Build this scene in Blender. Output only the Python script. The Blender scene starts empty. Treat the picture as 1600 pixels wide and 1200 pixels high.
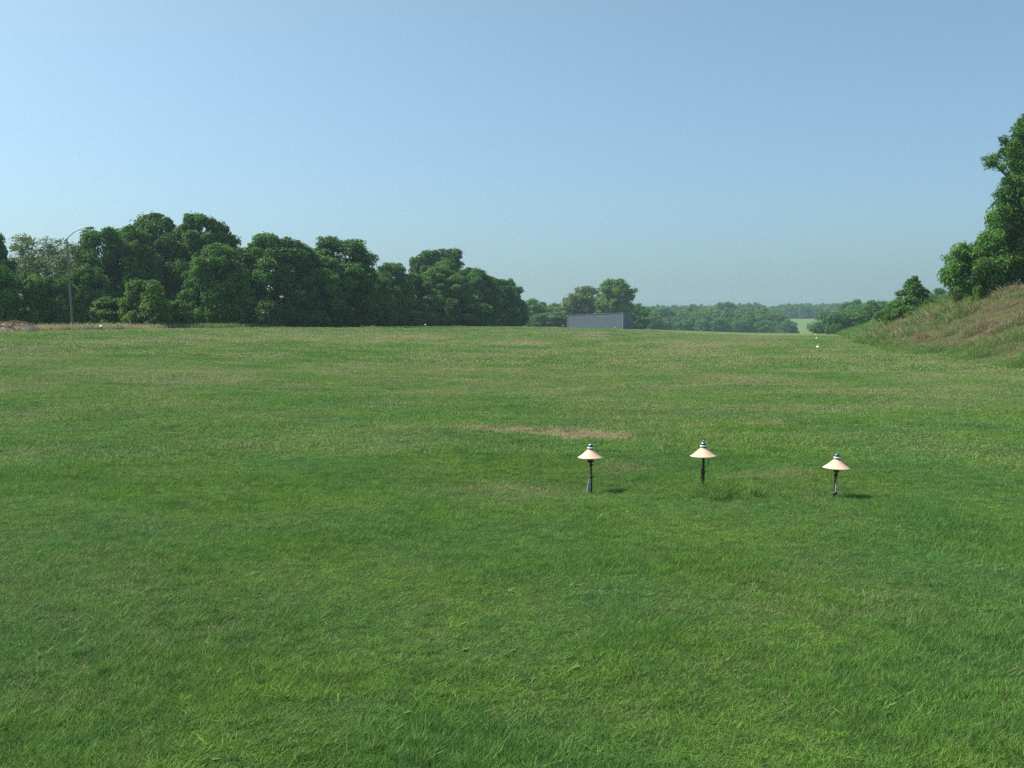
import bpy, math, random
import numpy as np
R = math.radians
SC = bpy.context.scene

# ------------------------------------------------------------------ camera, sky, sun, exposure
F = 1556.0                      # focal length in photo pixels (1600 wide)
CAM_Z = 1.76
cam_d = bpy.data.cameras.new('camera')
cam_d.sensor_width = 36.0
cam_d.lens = 36.0 * F / 1600.0
cam_d.clip_start = 0.05
cam_d.clip_end = 12000
cam = bpy.data.objects.new('camera', cam_d)
SC.collection.objects.link(cam)
cam.location = (0, 0, CAM_Z)
cam.rotation_euler = (R(90 - 3.35), 0, 0)
SC.camera = cam

SUN_EL, SUN_AZ = 52.0, -78.0    # azimuth from +Y (view direction), negative = to the left
world = bpy.data.worlds.new('World')
SC.world = world
world.use_nodes = True
wt = world.node_tree
wt.nodes.clear()
wo = wt.nodes.new('ShaderNodeOutputWorld')
wb = wt.nodes.new('ShaderNodeBackground')
sky = wt.nodes.new('ShaderNodeTexSky')
sky.sky_type = 'NISHITA'
sky.sun_disc = False
sky.sun_elevation = R(SUN_EL)
sky.sun_rotation = R(SUN_AZ)
sky.altitude = 200
sky.air_density = 1.0
sky.dust_density = 3.0
sky.ozone_density = 1.0
wb.inputs['Strength'].default_value = 0.094
tn = wt.nodes.new('ShaderNodeMix'); tn.data_type = 'RGBA'; tn.blend_type = 'MULTIPLY'
tn.inputs[0].default_value = 1.0
# humid summer air: bluer towards the horizon, a little greener overhead
tcw = wt.nodes.new('ShaderNodeTexCoord'); sxw = wt.nodes.new('ShaderNodeSeparateXYZ'); crw = wt.nodes.new('ShaderNodeValToRGB')
wt.links.new(tcw.outputs['Generated'], sxw.inputs[0]); wt.links.new(sxw.outputs['Z'], crw.inputs[0]); wt.links.new(crw.outputs[0], tn.inputs[7])
crw.color_ramp.elements[0].position = 0.0; crw.color_ramp.elements[0].color = (.73, .97, 1.19, 1)
crw.color_ramp.elements[1].position = .34; crw.color_ramp.elements[1].color = (.92, 1.09, 1.02, 1)
wt.links.new(sky.outputs[0], tn.inputs[6]); wt.links.new(tn.outputs[2], wb.inputs[0])
wt.links.new(wb.outputs[0], wo.inputs[0])

sun_d = bpy.data.lights.new('sun', 'SUN')
sun_d.energy = 4.2
sun_d.angle = R(1.8)
sun_d.color = (1.0, 0.95, 0.86)
sun = bpy.data.objects.new('sun', sun_d)
SC.collection.objects.link(sun)
sun.rotation_euler = (R(90 - SUN_EL), 0, R(180 - SUN_AZ))
sun.location = (-30, 20, 60)

SC.view_settings.view_transform = 'Standard'
SC.view_settings.look = 'None'
SC.view_settings.exposure = 0.68
SC.view_settings.gamma = 1.0
SC.render.engine = 'CYCLES'
cy = SC.cycles
cy.max_bounces = 6
cy.diffuse_bounces = 3
cy.glossy_bounces = 2
cy.transmission_bounces = 3
cy.transparent_max_bounces = 4
cy.volume_bounces = 1
cy.use_denoising = False
cy.denoiser = 'OPENIMAGEDENOISE'
cy.denoising_input_passes = 'RGB_ALBEDO_NORMAL'
cy.denoising_prefilter = 'ACCURATE'

# ------------------------------------------------------------------ helpers
rng = np.random.default_rng(7)
PHI = R(16.9)                   # direction of the landing strip, to the right of the view

def tag(o, label=None, cat=None, group=None, kind=None):
    if label: o['label'] = label
    if cat: o['category'] = cat
    if group: o['group'] = group
    if kind: o['kind'] = kind
    return o

def link(o, parent=None):
    SC.collection.objects.link(o)
    if parent is not None: o.parent = parent
    return o

def empty(name, loc, rz=0.0, scale=(1, 1, 1), rot=None):
    o = bpy.data.objects.new(name, None)
    o.empty_display_size = 0.2
    o.location = loc
    o.rotation_euler = rot if rot else (0, 0, rz)
    o.scale = scale
    return link(o)

def np_mesh(name, V, faces, mat, attrs=None, smooth=False):
    """V (n,3); faces: list of (m,k) int arrays"""
    me = bpy.data.meshes.new(name)
    V = np.asarray(V, np.float32)
    me.vertices.add(len(V))
    me.vertices.foreach_set('co', V.ravel())
    faces = [np.asarray(f, np.int32) for f in faces if len(f)]
    loops = np.concatenate([f.ravel() for f in faces])
    sizes = np.concatenate([np.full(len(f), f.shape[1], np.int32) for f in faces])
    starts = np.concatenate([[0], np.cumsum(sizes)[:-1]]).astype(np.int32)
    me.loops.add(len(loops)); me.loops.foreach_set('vertex_index', loops)
    me.polygons.add(len(sizes)); me.polygons.foreach_set('loop_start', starts)
    try: me.polygons.foreach_set('loop_total', sizes)
    except Exception: pass
    me.polygons.foreach_set('use_smooth', np.full(len(sizes), smooth))
    for k, a in (attrs or {}).items():
        at = me.attributes.new(k, 'FLOAT', 'POINT')
        at.data.foreach_set('value', np.asarray(a, np.float32))
    me.update(calc_edges=True)
    me.validate()
    if mat: me.materials.append(mat)
    return me

def sstep(a, b, x):
    t = np.clip((np.asarray(x, float) - a) / (b - a), 0, 1)
    return t * t * (3 - 2 * t)

def hash2(ix, iy, seed):
    h = np.sin(ix * 127.1 + iy * 311.7 + seed * 74.7) * 43758.5453
    return h - np.floor(h)

def vnoise(x, y, seed=0):
    ix, iy = np.floor(x), np.floor(y)
    fx, fy = x - ix, y - iy
    fx = fx * fx * (3 - 2 * fx); fy = fy * fy * (3 - 2 * fy)
    a = hash2(ix, iy, seed); b = hash2(ix + 1, iy, seed)
    c = hash2(ix, iy + 1, seed); d = hash2(ix + 1, iy + 1, seed)
    return (a * (1 - fx) + b * fx) * (1 - fy) + (c * (1 - fx) + d * fx) * fy

def fbm(x, y, seed=0, octv=3):
    s, a, t = 0.0, 1.0, 0.0
    for k in range(octv):
        s = s + a * vnoise(x * 2 ** k, y * 2 ** k, seed + k * 13); t += a; a *= 0.5
    return s / t

def strip(x, y):                # (distance along the landing strip, offset to its right)
    return x * math.sin(PHI) + y * math.cos(PHI), x * math.cos(PHI) - y * math.sin(PHI)

def unstrip(s, l):
    return s * math.sin(PHI) + l * math.cos(PHI), s * math.cos(PHI) - l * math.sin(PHI)

def interp(x, xs, ys): return np.interp(x, xs, ys)

def ground(x, y):
    x = np.asarray(x, float); y = np.asarray(y, float)
    s, l = strip(x, y)
    r = np.hypot(x, y)
    c = interp(s, [0, 150, 250, 350, 430, 500, 600, 720, 850, 1200, 2500], [0, 0, -.35, -.95, -1.45, -4.5, -7.5, -2.0, 7.0, 14, 18])
    # the ground climbs gently to the tree line on the left
    rise = interp(s, [-50, 20, 60, 150, 255, 431, 520], [.6, 1.1, 1.45, 1.55, 1.15, .35, 0])
    z = c + rise * sstep(-6, -46, l)
    # far side left of the hay field is higher, the wooded slope starts sooner
    px = np.where(y > 10, x / np.maximum(y, 10) * F + 800, 3000)
    z = z + 6.5 * sstep(430, 560, y) * sstep(1235, 1190, px) * sstep(900, 700, y)
    # bank on the right
    H = interp(s, [-40, 20, 60, 77, 109, 138, 190, 250, 313, 400], [3.9, 3.9, 3.7, 3.8, 4.65, 4.45, 3.6, 2.8, 2.2, .0])
    w = 11.5 + 1.5 * np.sin(s / 17.0)
    foot = interp(s, [0, 20, 45, 80, 130, 260], [12, 9.6, 7.0, 4.2, 4.2, 5.2]) + .5 * np.sin(s / 6.0)
    z = z + H * (.5 * sstep(foot, foot + w, l) + .5 * np.clip((l - foot) / w, 0, 1)) * (1 + .03 * np.sin(s / 5.0 + l / 3.0))
    z = z + .5 * sstep(foot + w, foot + w + 40, l) * sstep(300, 150, s)
    # bumps
    near = np.clip(60 / np.maximum(r, 1), .4, 1)
    z = z + .35 * (fbm(x / 3.0, y / 3.0, 8, 3) - .5) * sstep(foot, foot + 3, l)
    z = z + (fbm(x / 1.3, y / 1.3, 3, 3) - .5) * .07 * near + (fbm(x / 7, y / 7, 11, 2) - .5) * .16
    # hollows worn round the left and right lamps
    z = z - .085 * np.exp(-((x - .86) ** 2 + (y - 10.85) ** 2) / .5) - .03 * np.exp(-((x - 3.3) ** 2 + (y - 10.1) ** 2) / .3)
    # the bare drainage scar behind the lamps and the turf they stand in
    z = z - .03 * np.exp(-((y - 15.7 + .62 * (x - .6)) / .35) ** 2) * np.exp(-((x - .6) / 1.2) ** 2)
    return z

G0 = float(ground(0.0, 0.0))
def gz(x, y): return float(ground(x, y)) - G0

def at(px, depth):              # a point on the ground, px photo pixels across at that distance
    x = (px - 800) / F * depth
    return x, depth, gz(x, depth)

def blob(x, y, cx, cy, rx, ry, p=2):
    return np.exp(-(((x - cx) / rx) ** 2 + ((y - cy) / ry) ** 2))

def dryness(x, y):
    """how straw coloured the turf is (0..1): dead patches, and more straw away from the camera"""
    s, l = strip(x, y)
    r = np.hypot(x, y)
    n = fbm(x / 2.1, y / 2.1, 21, 4); n2 = fbm(x / .5, y / .5, 31, 3); n3 = fbm(l / 3.0, s / 14.0, 41, 3)
    d = .14 * sstep(.50, .80, n) + .14 * sstep(.55, .85, n2)
    # the scar behind the lamps: torn, thin at the left, widest behind the left lamp
    yc = 16.5 - .62 * (x + .6) + .10 * np.sin(x * 5.1) + .08 * np.sin(x * 11.3)
    n4 = fbm(x / .22, y / .6, 33, 3)
    wid = .34 + .26 * sstep(-.6, 1.2, x)
    d = d + 1.5 * sstep(wid * 1.9, wid * .2, np.abs(y - yc) + 1.1 * (n4 - .45)) * sstep(-1.1, -.6, x) * sstep(1.95, 1.7, x)
    for x0, x1, y0, y1, wd in ((-2.2, -1.0, 16.9, 16.8, .09), (1.7, 2.9, 15.9, 16.9, .10), (2.7, 3.4, 17.3, 17.1, .16), (4.1, 4.8, 17.3, 17.8, .22), (4.9, 6.2, 18.4, 18.9, .12)):
        yy = y0 + (y1 - y0) * (x - x0) / (x1 - x0)
        d = d + 1.3 * sstep(wd * 2, wd * .3, np.abs(y - yy) + .7 * (n4 - .38)) * sstep(x0 - .1, x0 + .1, x) * sstep(x1 + .1, x1 - .1, x)
    for cx, cy, rx, ry, a in ((1.35, 12.0, .42, .35, .7), (3.3, 11.5, .3, .3, .6), (2.75, 11.3, .35, .25, .7), (.35, 11.0, .5, .3, .35),
                              (.2, 10.7, .8, .25, .3)):
        d = d + .65 * a * blob(x, y, cx, cy, rx, ry)
    # worn wheel track down the strip
    d = d + .30 * sstep(35, 70, s) * sstep(430, 300, s) * np.exp(-((l + 9 + 2 * (n - .5)) / 4.5) ** 2) * (.45 + .9 * n3)
    d = d + .28 * sstep(40, 70, s) * np.exp(-((l + 24) / 9) ** 2) * sstep(.38, .7, n3)
    d = d + .26 * sstep(20, 60, r) * sstep(.40, .7, n3)
    d = d + 1.0 * sstep(300, 350, s) * sstep(.30, .55, n3) * np.exp(-((l + 18) / 26) ** 2)
    d = d + .27 * sstep(12, 30, r) * sstep(.25, .7, n)  # share of straw raised with distance from the camera
    return np.clip(d, 0, 1)

def bank(x, y):
    """0 on the mown field .. 1 on the rough bank to the right; second value: rusty dead grass"""
    s, l = strip(x, y)
    foot = interp(s, [0, 20, 45, 80, 130, 260], [12, 9.6, 7.0, 4.2, 4.2, 5.2]) + .5 * np.sin(s / 6.0)
    b = sstep(foot - .5 + 1.0 * (fbm(x / 1.5, y / 1.5, 5) - .5), foot + 1.2, l) * sstep(420, 300, s)
    n = fbm(x / 2.5, y / 2.5, 77, 3)
    rust = b * (.4 + .6 * sstep(foot + .5, foot + 2.5, l)) * np.clip(.72 * sstep(150, 100, s) + .25 * sstep(.5, .7, n), 0, 1) * (.55 + .45 * sstep(.30, .60, n + .05))
    rust = rust * (1 - .85 * sstep(foot + 4.5, foot + 8.0, l + 2.5 * (n - .5)) * sstep(78, 98, s))
    return b, rust

# ------------------------------------------------------------------ materials
def nodes(name):
    m = bpy.data.materials.new(name); m.use_nodes = True
    nt = m.node_tree; nt.nodes.clear()
    return m, nt
def N(nt, t, **kw):
    n = nt.nodes.new(t)
    for k, v in kw.items(): setattr(n, k, v)
    return n
def mixc(nt, fac, a, b, mode='MIX'):
    n = nt.nodes.new('ShaderNodeMix'); n.data_type = 'RGBA'; n.blend_type = mode
    for sock, v in ((n.inputs[0], fac), (n.inputs[6], a), (n.inputs[7], b)):
        if hasattr(v, 'links') or isinstance(v, bpy.types.NodeSocket): nt.links.new(v, sock)
        elif isinstance(v, (int, float)): sock.default_value = v
        else: sock.default_value = (*v, 1)
    return n.outputs[2]
def noise(nt, vec, scale, detail=3, rough=.55):
    n = nt.nodes.new('ShaderNodeTexNoise'); n.inputs['Scale'].default_value = scale
    n.inputs['Detail'].default_value = detail; n.inputs['Roughness'].default_value = rough
    if vec is not None: nt.links.new(vec, n.inputs['Vector'])
    return n.outputs['Fac']
def ramp(nt, v, a, b, lo=0., hi=1.):
    n = nt.nodes.new('ShaderNodeMapRange'); n.inputs[1].default_value = a; n.inputs[2].default_value = b
    n.inputs[3].default_value = lo; n.inputs[4].default_value = hi
    nt.links.new(v, n.inputs[0]); return n.outputs[0]
def attr(nt, name, typ='GEOMETRY'):
    n = nt.nodes.new('ShaderNodeAttribute'); n.attribute_name = name; n.attribute_type = typ
    return n.outputs['Fac']

GREEN_A, GREEN_B, GREEN_C = (.098, .220, .040), (.205, .365, .062), (.090, .240, .070)
STRAW = (.44, .36, .22)
RUST = (.17, .14, .085)

def leafy(name, dark, light, trans=.35, vary=.5, scale=.8, rough=.55):
    m, nt = nodes(name)
    g = N(nt, 'ShaderNodeNewGeometry')
    c = attr(nt, 'tint')
    col = mixc(nt, c, dark, light)
    nz = noise(nt, g.outputs['Position'], scale, 2)
    yel = tuple(min(1, v * k) for v, k in zip(light, (1.35, 1.12, .8)))
    col = mixc(nt, ramp(nt, nz, .45, .75, 0, vary), col, yel)
    d = N(nt, 'ShaderNodeBsdfPrincipled'); d.inputs['Roughness'].default_value = rough
    d.inputs['Specular IOR Level'].default_value = .3
    t = N(nt, 'ShaderNodeBsdfTranslucent')
    mx = N(nt, 'ShaderNodeMixShader'); mx.inputs[0].default_value = trans
    o = N(nt, 'ShaderNodeOutputMaterial')
    nt.links.new(col, d.inputs['Base Color']); nt.links.new(col, t.inputs['Color'])
    nt.links.new(d.outputs[0], mx.inputs[1]); nt.links.new(t.outputs[0], mx.inputs[2]); nt.links.new(mx.outputs[0], o.inputs[0])
    return m

def plain(name, col, rough=.6, spec=.4, metal=0., vary=.25, scale=8., col2=None, bump=0.):
    m, nt = nodes(name)
    tc = N(nt, 'ShaderNodeTexCoord')
    nz = noise(nt, tc.outputs['Object'], scale, 4)
    c2 = col2 or tuple(v * (1 - vary) for v in col)
    c = mixc(nt, ramp(nt, nz, .4, .65), col, c2)
    b = N(nt, 'ShaderNodeBsdfPrincipled'); b.inputs['Roughness'].default_value = rough
    b.inputs['Specular IOR Level'].default_value = spec; b.inputs['Metallic'].default_value = metal
    nt.links.new(c, b.inputs['Base Color'])
    if bump:
        bp = N(nt, 'ShaderNodeBump'); bp.inputs['Strength'].default_value = bump; bp.inputs['Distance'].default_value = .02
        nt.links.new(nz, bp.inputs['Height']); nt.links.new(bp.outputs[0], b.inputs['Normal'])
    o = N(nt, 'ShaderNodeOutputMaterial'); nt.links.new(b.outputs[0], o.inputs[0])
    return m

def grass_mat(name):
    m, nt = nodes(name)
    g = N(nt, 'ShaderNodeNewGeometry')
    P = g.outputs['Position']
    tint = attr(nt, 'tint'); dry = attr(nt, 'dry', 'INSTANCER'); rust = attr(nt, 'rust', 'INSTANCER')
    col = mixc(nt, tint, GREEN_A, GREEN_B)
    n1 = noise(nt, P, .45, 3)
    col = mixc(nt, ramp(nt, n1, .42, .62, 0, .6), col, GREEN_C)
    n5 = noise(nt, P, 5.0, 3, .6)
    col = mixc(nt, ramp(nt, n5, .45, .65, 0, .55), col, (.050, .150, .040))
    # per blade: dead when its tint value falls under the local dryness
    lt = N(nt, 'ShaderNodeMath', operation='SUBTRACT')
    dd = attr(nt, 'dead')
    nt.links.new(dry, lt.inputs[0]); nt.links.new(dd, lt.inputs[1])
    col = mixc(nt, ramp(nt, lt.outputs[0], -.06, .06), col, STRAW)
    rr = N(nt, 'ShaderNodeMath', operation='SUBTRACT')
    nt.links.new(rust, rr.inputs[0]); nt.links.new(dd, rr.inputs[1])
    col = mixc(nt, ramp(nt, rr.outputs[0], -.06, .06), col, mixc(nt, tint, (.20, .150, .095), (.40, .33, .20)))
    d = N(nt, 'ShaderNodeBsdfPrincipled'); d.inputs['Roughness'].default_value = .65
    d.inputs['Specular IOR Level'].default_value = .15
    t = N(nt, 'ShaderNodeBsdfTranslucent')
    mx = N(nt, 'ShaderNodeMixShader'); mx.inputs[0].default_value = .35
    o = N(nt, 'ShaderNodeOutputMaterial')
    nt.links.new(col, d.inputs['Base Color']); nt.links.new(col, t.inputs['Color'])
    nt.links.new(d.outputs[0], mx.inputs[1]); nt.links.new(t.outputs[0], mx.inputs[2]); nt.links.new(mx.outputs[0], o.inputs[0])
    return m

def ground_mat():
    m, nt = nodes('turf')
    g = N(nt, 'ShaderNodeNewGeometry'); P = g.outputs['Position']
    dry = attr(nt, 'dry'); rust = attr(nt, 'rust'); hay = attr(nt, 'hay'); soil = attr(nt, 'soil')
    n1 = noise(nt, P, .45, 3); nf = noise(nt, P, 3.5, 6, .7); nff = noise(nt, P, 14, 5, .75)
    col = mixc(nt, ramp(nt, nf, .35, .65), tuple(v * .55 for v in GREEN_A), tuple(v * .55 for v in GREEN_B))  # grass greens darkened: shade between blades is put into the sheet's colour
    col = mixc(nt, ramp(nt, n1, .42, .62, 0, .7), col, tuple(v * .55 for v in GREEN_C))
    col = mixc(nt, ramp(nt, nff, .52, .72, 0, .35), col, (.16, .13, .07))
    # straw breaks up in flecks
    s = N(nt, 'ShaderNodeMath', operation='ADD'); nt.links.new(dry, s.inputs[0]); nt.links.new(ramp(nt, nf, .3, .7, -.35, .35), s.inputs[1])
    s2 = N(nt, 'ShaderNodeMath', operation='MULTIPLY'); nt.links.new(s.outputs[0], s2.inputs[0]); s2.inputs[1].default_value = .8; s2.use_clamp = True
    col = mixc(nt, s2.outputs[0], col, mixc(nt, attr(nt, 'scar'), (.17, .155, .075), mixc(nt, ramp(nt, nff, .42, .6), tuple(v * .9 for v in STRAW), (.15, .10, .065))))
    rs_ = N(nt, 'ShaderNodeMath', operation='MULTIPLY'); nt.links.new(rust, rs_.inputs[0]); rs_.inputs[1].default_value = .7
    col = mixc(nt, rs_.outputs[0], col, RUST)
    hc = mixc(nt, noise(nt, P, .03, 4), (.095, .150, .052), (.135, .175, .065))
    col = mixc(nt, hay, col, hc)
    col = mixc(nt, soil, col, mixc(nt, nff, (.05, .045, .022), (.035, .06, .02)))
    b = N(nt, 'ShaderNodeBsdfPrincipled'); b.inputs['Roughness'].default_value = .9; b.inputs['Specular IOR Level'].default_value = .1
    nt.links.new(col, b.inputs['Base Color'])
    bp = N(nt, 'ShaderNodeBump'); bp.inputs['Strength'].default_value = .8; bp.inputs['Distance'].default_value = .06
    nt.links.new(nff, bp.inputs['Height']); nt.links.new(bp.outputs[0], b.inputs['Normal'])
    o = N(nt, 'ShaderNodeOutputMaterial'); nt.links.new(b.outputs[0], o.inputs[0])
    return m

M_GROUND = ground_mat()
M_GRASS = grass_mat('grass_blades')
M_LEAF = leafy('leaves_dark', (.022, .078, .018), (.125, .280, .040))
M_LEAF2 = leafy('leaves_mid', (.032, .098, .020), (.150, .320, .045))
M_LEAFP = leafy('leaves_pale', (.09, .14, .045), (.18, .26, .085))
M_LEAFB = leafy('leaves_bright', (.07, .16, .025), (.19, .34, .045))
M_LEAFF = leafy('leaves_far', (.045, .130, .028), (.125, .275, .050), scale=.05)
M_BARK = plain('bark', (.085, .07, .055), .9, .1, vary=.4, scale=3, bump=.4)
M_STRAW = plain('straw_thatch', (.32, .26, .175), .95, .1, vary=.35, scale=4, bump=.6)

# ------------------------------------------------------------------ the ground: one sheet out to beyond the far ridge
def make_ground():
    rr = np.concatenate([[0.0], np.geomspace(.6, 2300, 520)])
    th = np.unique(np.concatenate([np.linspace(-R(38), R(38), 620), np.linspace(R(38), R(322), 260)]))
    th = th[:-1] if abs(th[-1] - th[0] - 2 * math.pi) < 1e-6 else th
    nr, nt_ = len(rr) - 1, len(th)
    X = np.concatenate([[0], (rr[1:, None] * np.sin(th)[None]).ravel()])
    Y = np.concatenate([[0], (rr[1:, None] * np.cos(th)[None]).ravel()])
    Z = ground(X, Y) - G0
    i = np.arange(nr - 1)[:, None] * nt_ + 1; j = np.arange(nt_)[None]; j2 = (j + 1) % nt_
    q = np.stack([i + j, i + nt_ + j, i + nt_ + j2, i + j2], -1).reshape(-1, 4)[:, ::-1]
    t = np.stack([np.zeros(nt_, int), 1 + np.arange(nt_), 1 + (np.arange(nt_) + 1) % nt_], -1)[:, ::-1]
    b, rust = bank(X, Y)
    s, l = strip(X, Y)
    px = np.where(Y > 10, X / np.maximum(Y, 10) * F + 800, 3000)
    hay = sstep(560, 600, Y) * sstep(1110, 1150, px) * sstep(1420, 1380, px)
    r = np.hypot(X, Y)
    soil = sstep(60, 12, r) * .75
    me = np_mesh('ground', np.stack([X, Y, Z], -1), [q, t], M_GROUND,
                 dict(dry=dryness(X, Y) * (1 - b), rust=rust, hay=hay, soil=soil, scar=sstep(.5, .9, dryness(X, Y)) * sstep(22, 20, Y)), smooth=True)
    return tag(link(bpy.data.objects.new('ground', me)), kind='structure')
make_ground()

# ------------------------------------------------------------------ grass
def blades(n, rad, h0, h1, w, rg, lean=.5, segs=2):
    """a clump of n bent tapering blades"""
    a = rg.uniform(0, 2 * math.pi, n); r = rad * np.sqrt(rg.uniform(0, 1, n))
    bx, by = r * np.cos(a), r * np.sin(a)
    h = rg.uniform(h0, h1, n) * rg.uniform(.75, 1.1, n)
    d = rg.uniform(0, 2 * math.pi, n); ln = rg.uniform(.1, 1, n) * lean * h * 2
    f = rg.uniform(0, math.pi, n); wx, wy = np.cos(f) * w / 2, np.sin(f) * w / 2
    V = []; ts = [0, .4, .75]
    for t in ts:
        cx = bx + np.cos(d) * ln * t * t; cy_ = by + np.sin(d) * ln * t * t; cz = h * t * (1 - .25 * t) - .008
        k = (1 - .45 * t)
        V += [np.stack([cx - wx * k, cy_ - wy * k, cz], -1), np.stack([cx + wx * k, cy_ + wy * k, cz], -1)]
    V.append(np.stack([bx + np.cos(d) * ln, by + np.sin(d) * ln, h * .75], -1))
    V = np.stack(V, 1)                      # n,7,3
    o = np.arange(n)[:, None] * 7
    Q = np.concatenate([o + np.array([0, 1, 3, 2]), o + np.array([2, 3, 5, 4])])
    T = o + np.array([4, 5, 6])
    tint = np.repeat(rg.uniform(0, 1, n), 7); dead = np.repeat(rg.uniform(.02, 1, n), 7)
    return V.reshape(-1, 3), Q, T, tint, dead

def clump_mesh(name, parts, mat):
    Vs, Qs, Ts, ti, de = [], [], [], [], []; o = 0
    for V, Q, T, t, d in parts:
        Vs.append(V); Qs.append(Q + o); Ts.append(T + o); ti.append(t); de.append(d); o += len(V)
    return np_mesh(name, np.concatenate(Vs), [np.concatenate(Qs), np.concatenate(Ts)], mat,
                   dict(tint=np.concatenate(ti), dead=np.concatenate(de)))

def scatter(name, pts, rot, scl, idx, protos, attrs, label=None, cat=None):
    """one object: points with a geometry-node setup that sets the clumps on them"""
    me = bpy.data.meshes.new(name)
    me.vertices.add(len(pts)); me.vertices.foreach_set('co', np.asarray(pts, np.float32).ravel())
    def va(k, v): a = me.attributes.new(k, 'FLOAT_VECTOR', 'POINT'); a.data.foreach_set('vector', np.asarray(v, np.float32).ravel())
    def fa(k, v): a = me.attributes.new(k, 'FLOAT', 'POINT'); a.data.foreach_set('value', np.asarray(v, np.float32))
    va('rot', rot); va('scl', scl)
    a = me.attributes.new('idx', 'INT', 'POINT'); a.data.foreach_set('value', np.asarray(idx, np.int32))
    for k, v in attrs.items(): fa(k, v)
    me.update()
    o = link(bpy.data.objects.new(name, me))
    col = bpy.data.collections.new(name + '_clumps')
    for k, m in enumerate(protos): col.objects.link(bpy.data.objects.new('%s_clump_%02d' % (name, k), m))
    ng = bpy.data.node_groups.new(name, 'GeometryNodeTree')
    ng.interface.new_socket('Geometry', in_out='INPUT', socket_type='NodeSocketGeometry')
    ng.interface.new_socket('Geometry', in_out='OUTPUT', socket_type='NodeSocketGeometry')
    gi = ng.nodes.new('NodeGroupInput'); go = ng.nodes.new('NodeGroupOutput')
    ip = ng.nodes.new('GeometryNodeInstanceOnPoints')
    ci = ng.nodes.new('GeometryNodeCollectionInfo'); ci.inputs['Collection'].default_value = col
    ci.inputs['Separate Children'].default_value = True; ci.inputs['Reset Children'].default_value = True
    def na(k, t):
        n = ng.nodes.new('GeometryNodeInputNamedAttribute'); n.data_type = t; n.inputs[0].default_value = k
        return [s for s in n.outputs if s.enabled and s.name == 'Attribute'][0]
    ng.links.new(gi.outputs[0], ip.inputs['Points']); ng.links.new(ci.outputs[0], ip.inputs['Instance'])
    ip.inputs['Pick Instance'].default_value = True
    ng.links.new(na('idx', 'INT'), ip.inputs['Instance Index'])
    e2r = ng.nodes.new('FunctionNodeEulerToRotation')
    ng.links.new(na('rot', 'FLOAT_VECTOR'), e2r.inputs[0]); ng.links.new(e2r.outputs[0], ip.inputs['Rotation'])
    ng.links.new(na('scl', 'FLOAT_VECTOR'), ip.inputs['Scale'])
    ng.links.new(ip.outputs[0], go.inputs[0])
    md = o.modifiers.new('scatter', 'NODES'); md.node_group = ng
    return tag(o, label, cat, kind='stuff')

def wedge(n, r0, r1, half, rg, p=1.0):
    """n random points between two distances; p<1 thins with distance"""
    u = rg.uniform(0, 1, n)
    e = 2 - p
    r = (r0 ** e + u * (r1 ** e - r0 ** e)) ** (1 / e)
    a = rg.uniform(-half, half, n)
    return r * np.sin(a), r * np.cos(a)

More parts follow.
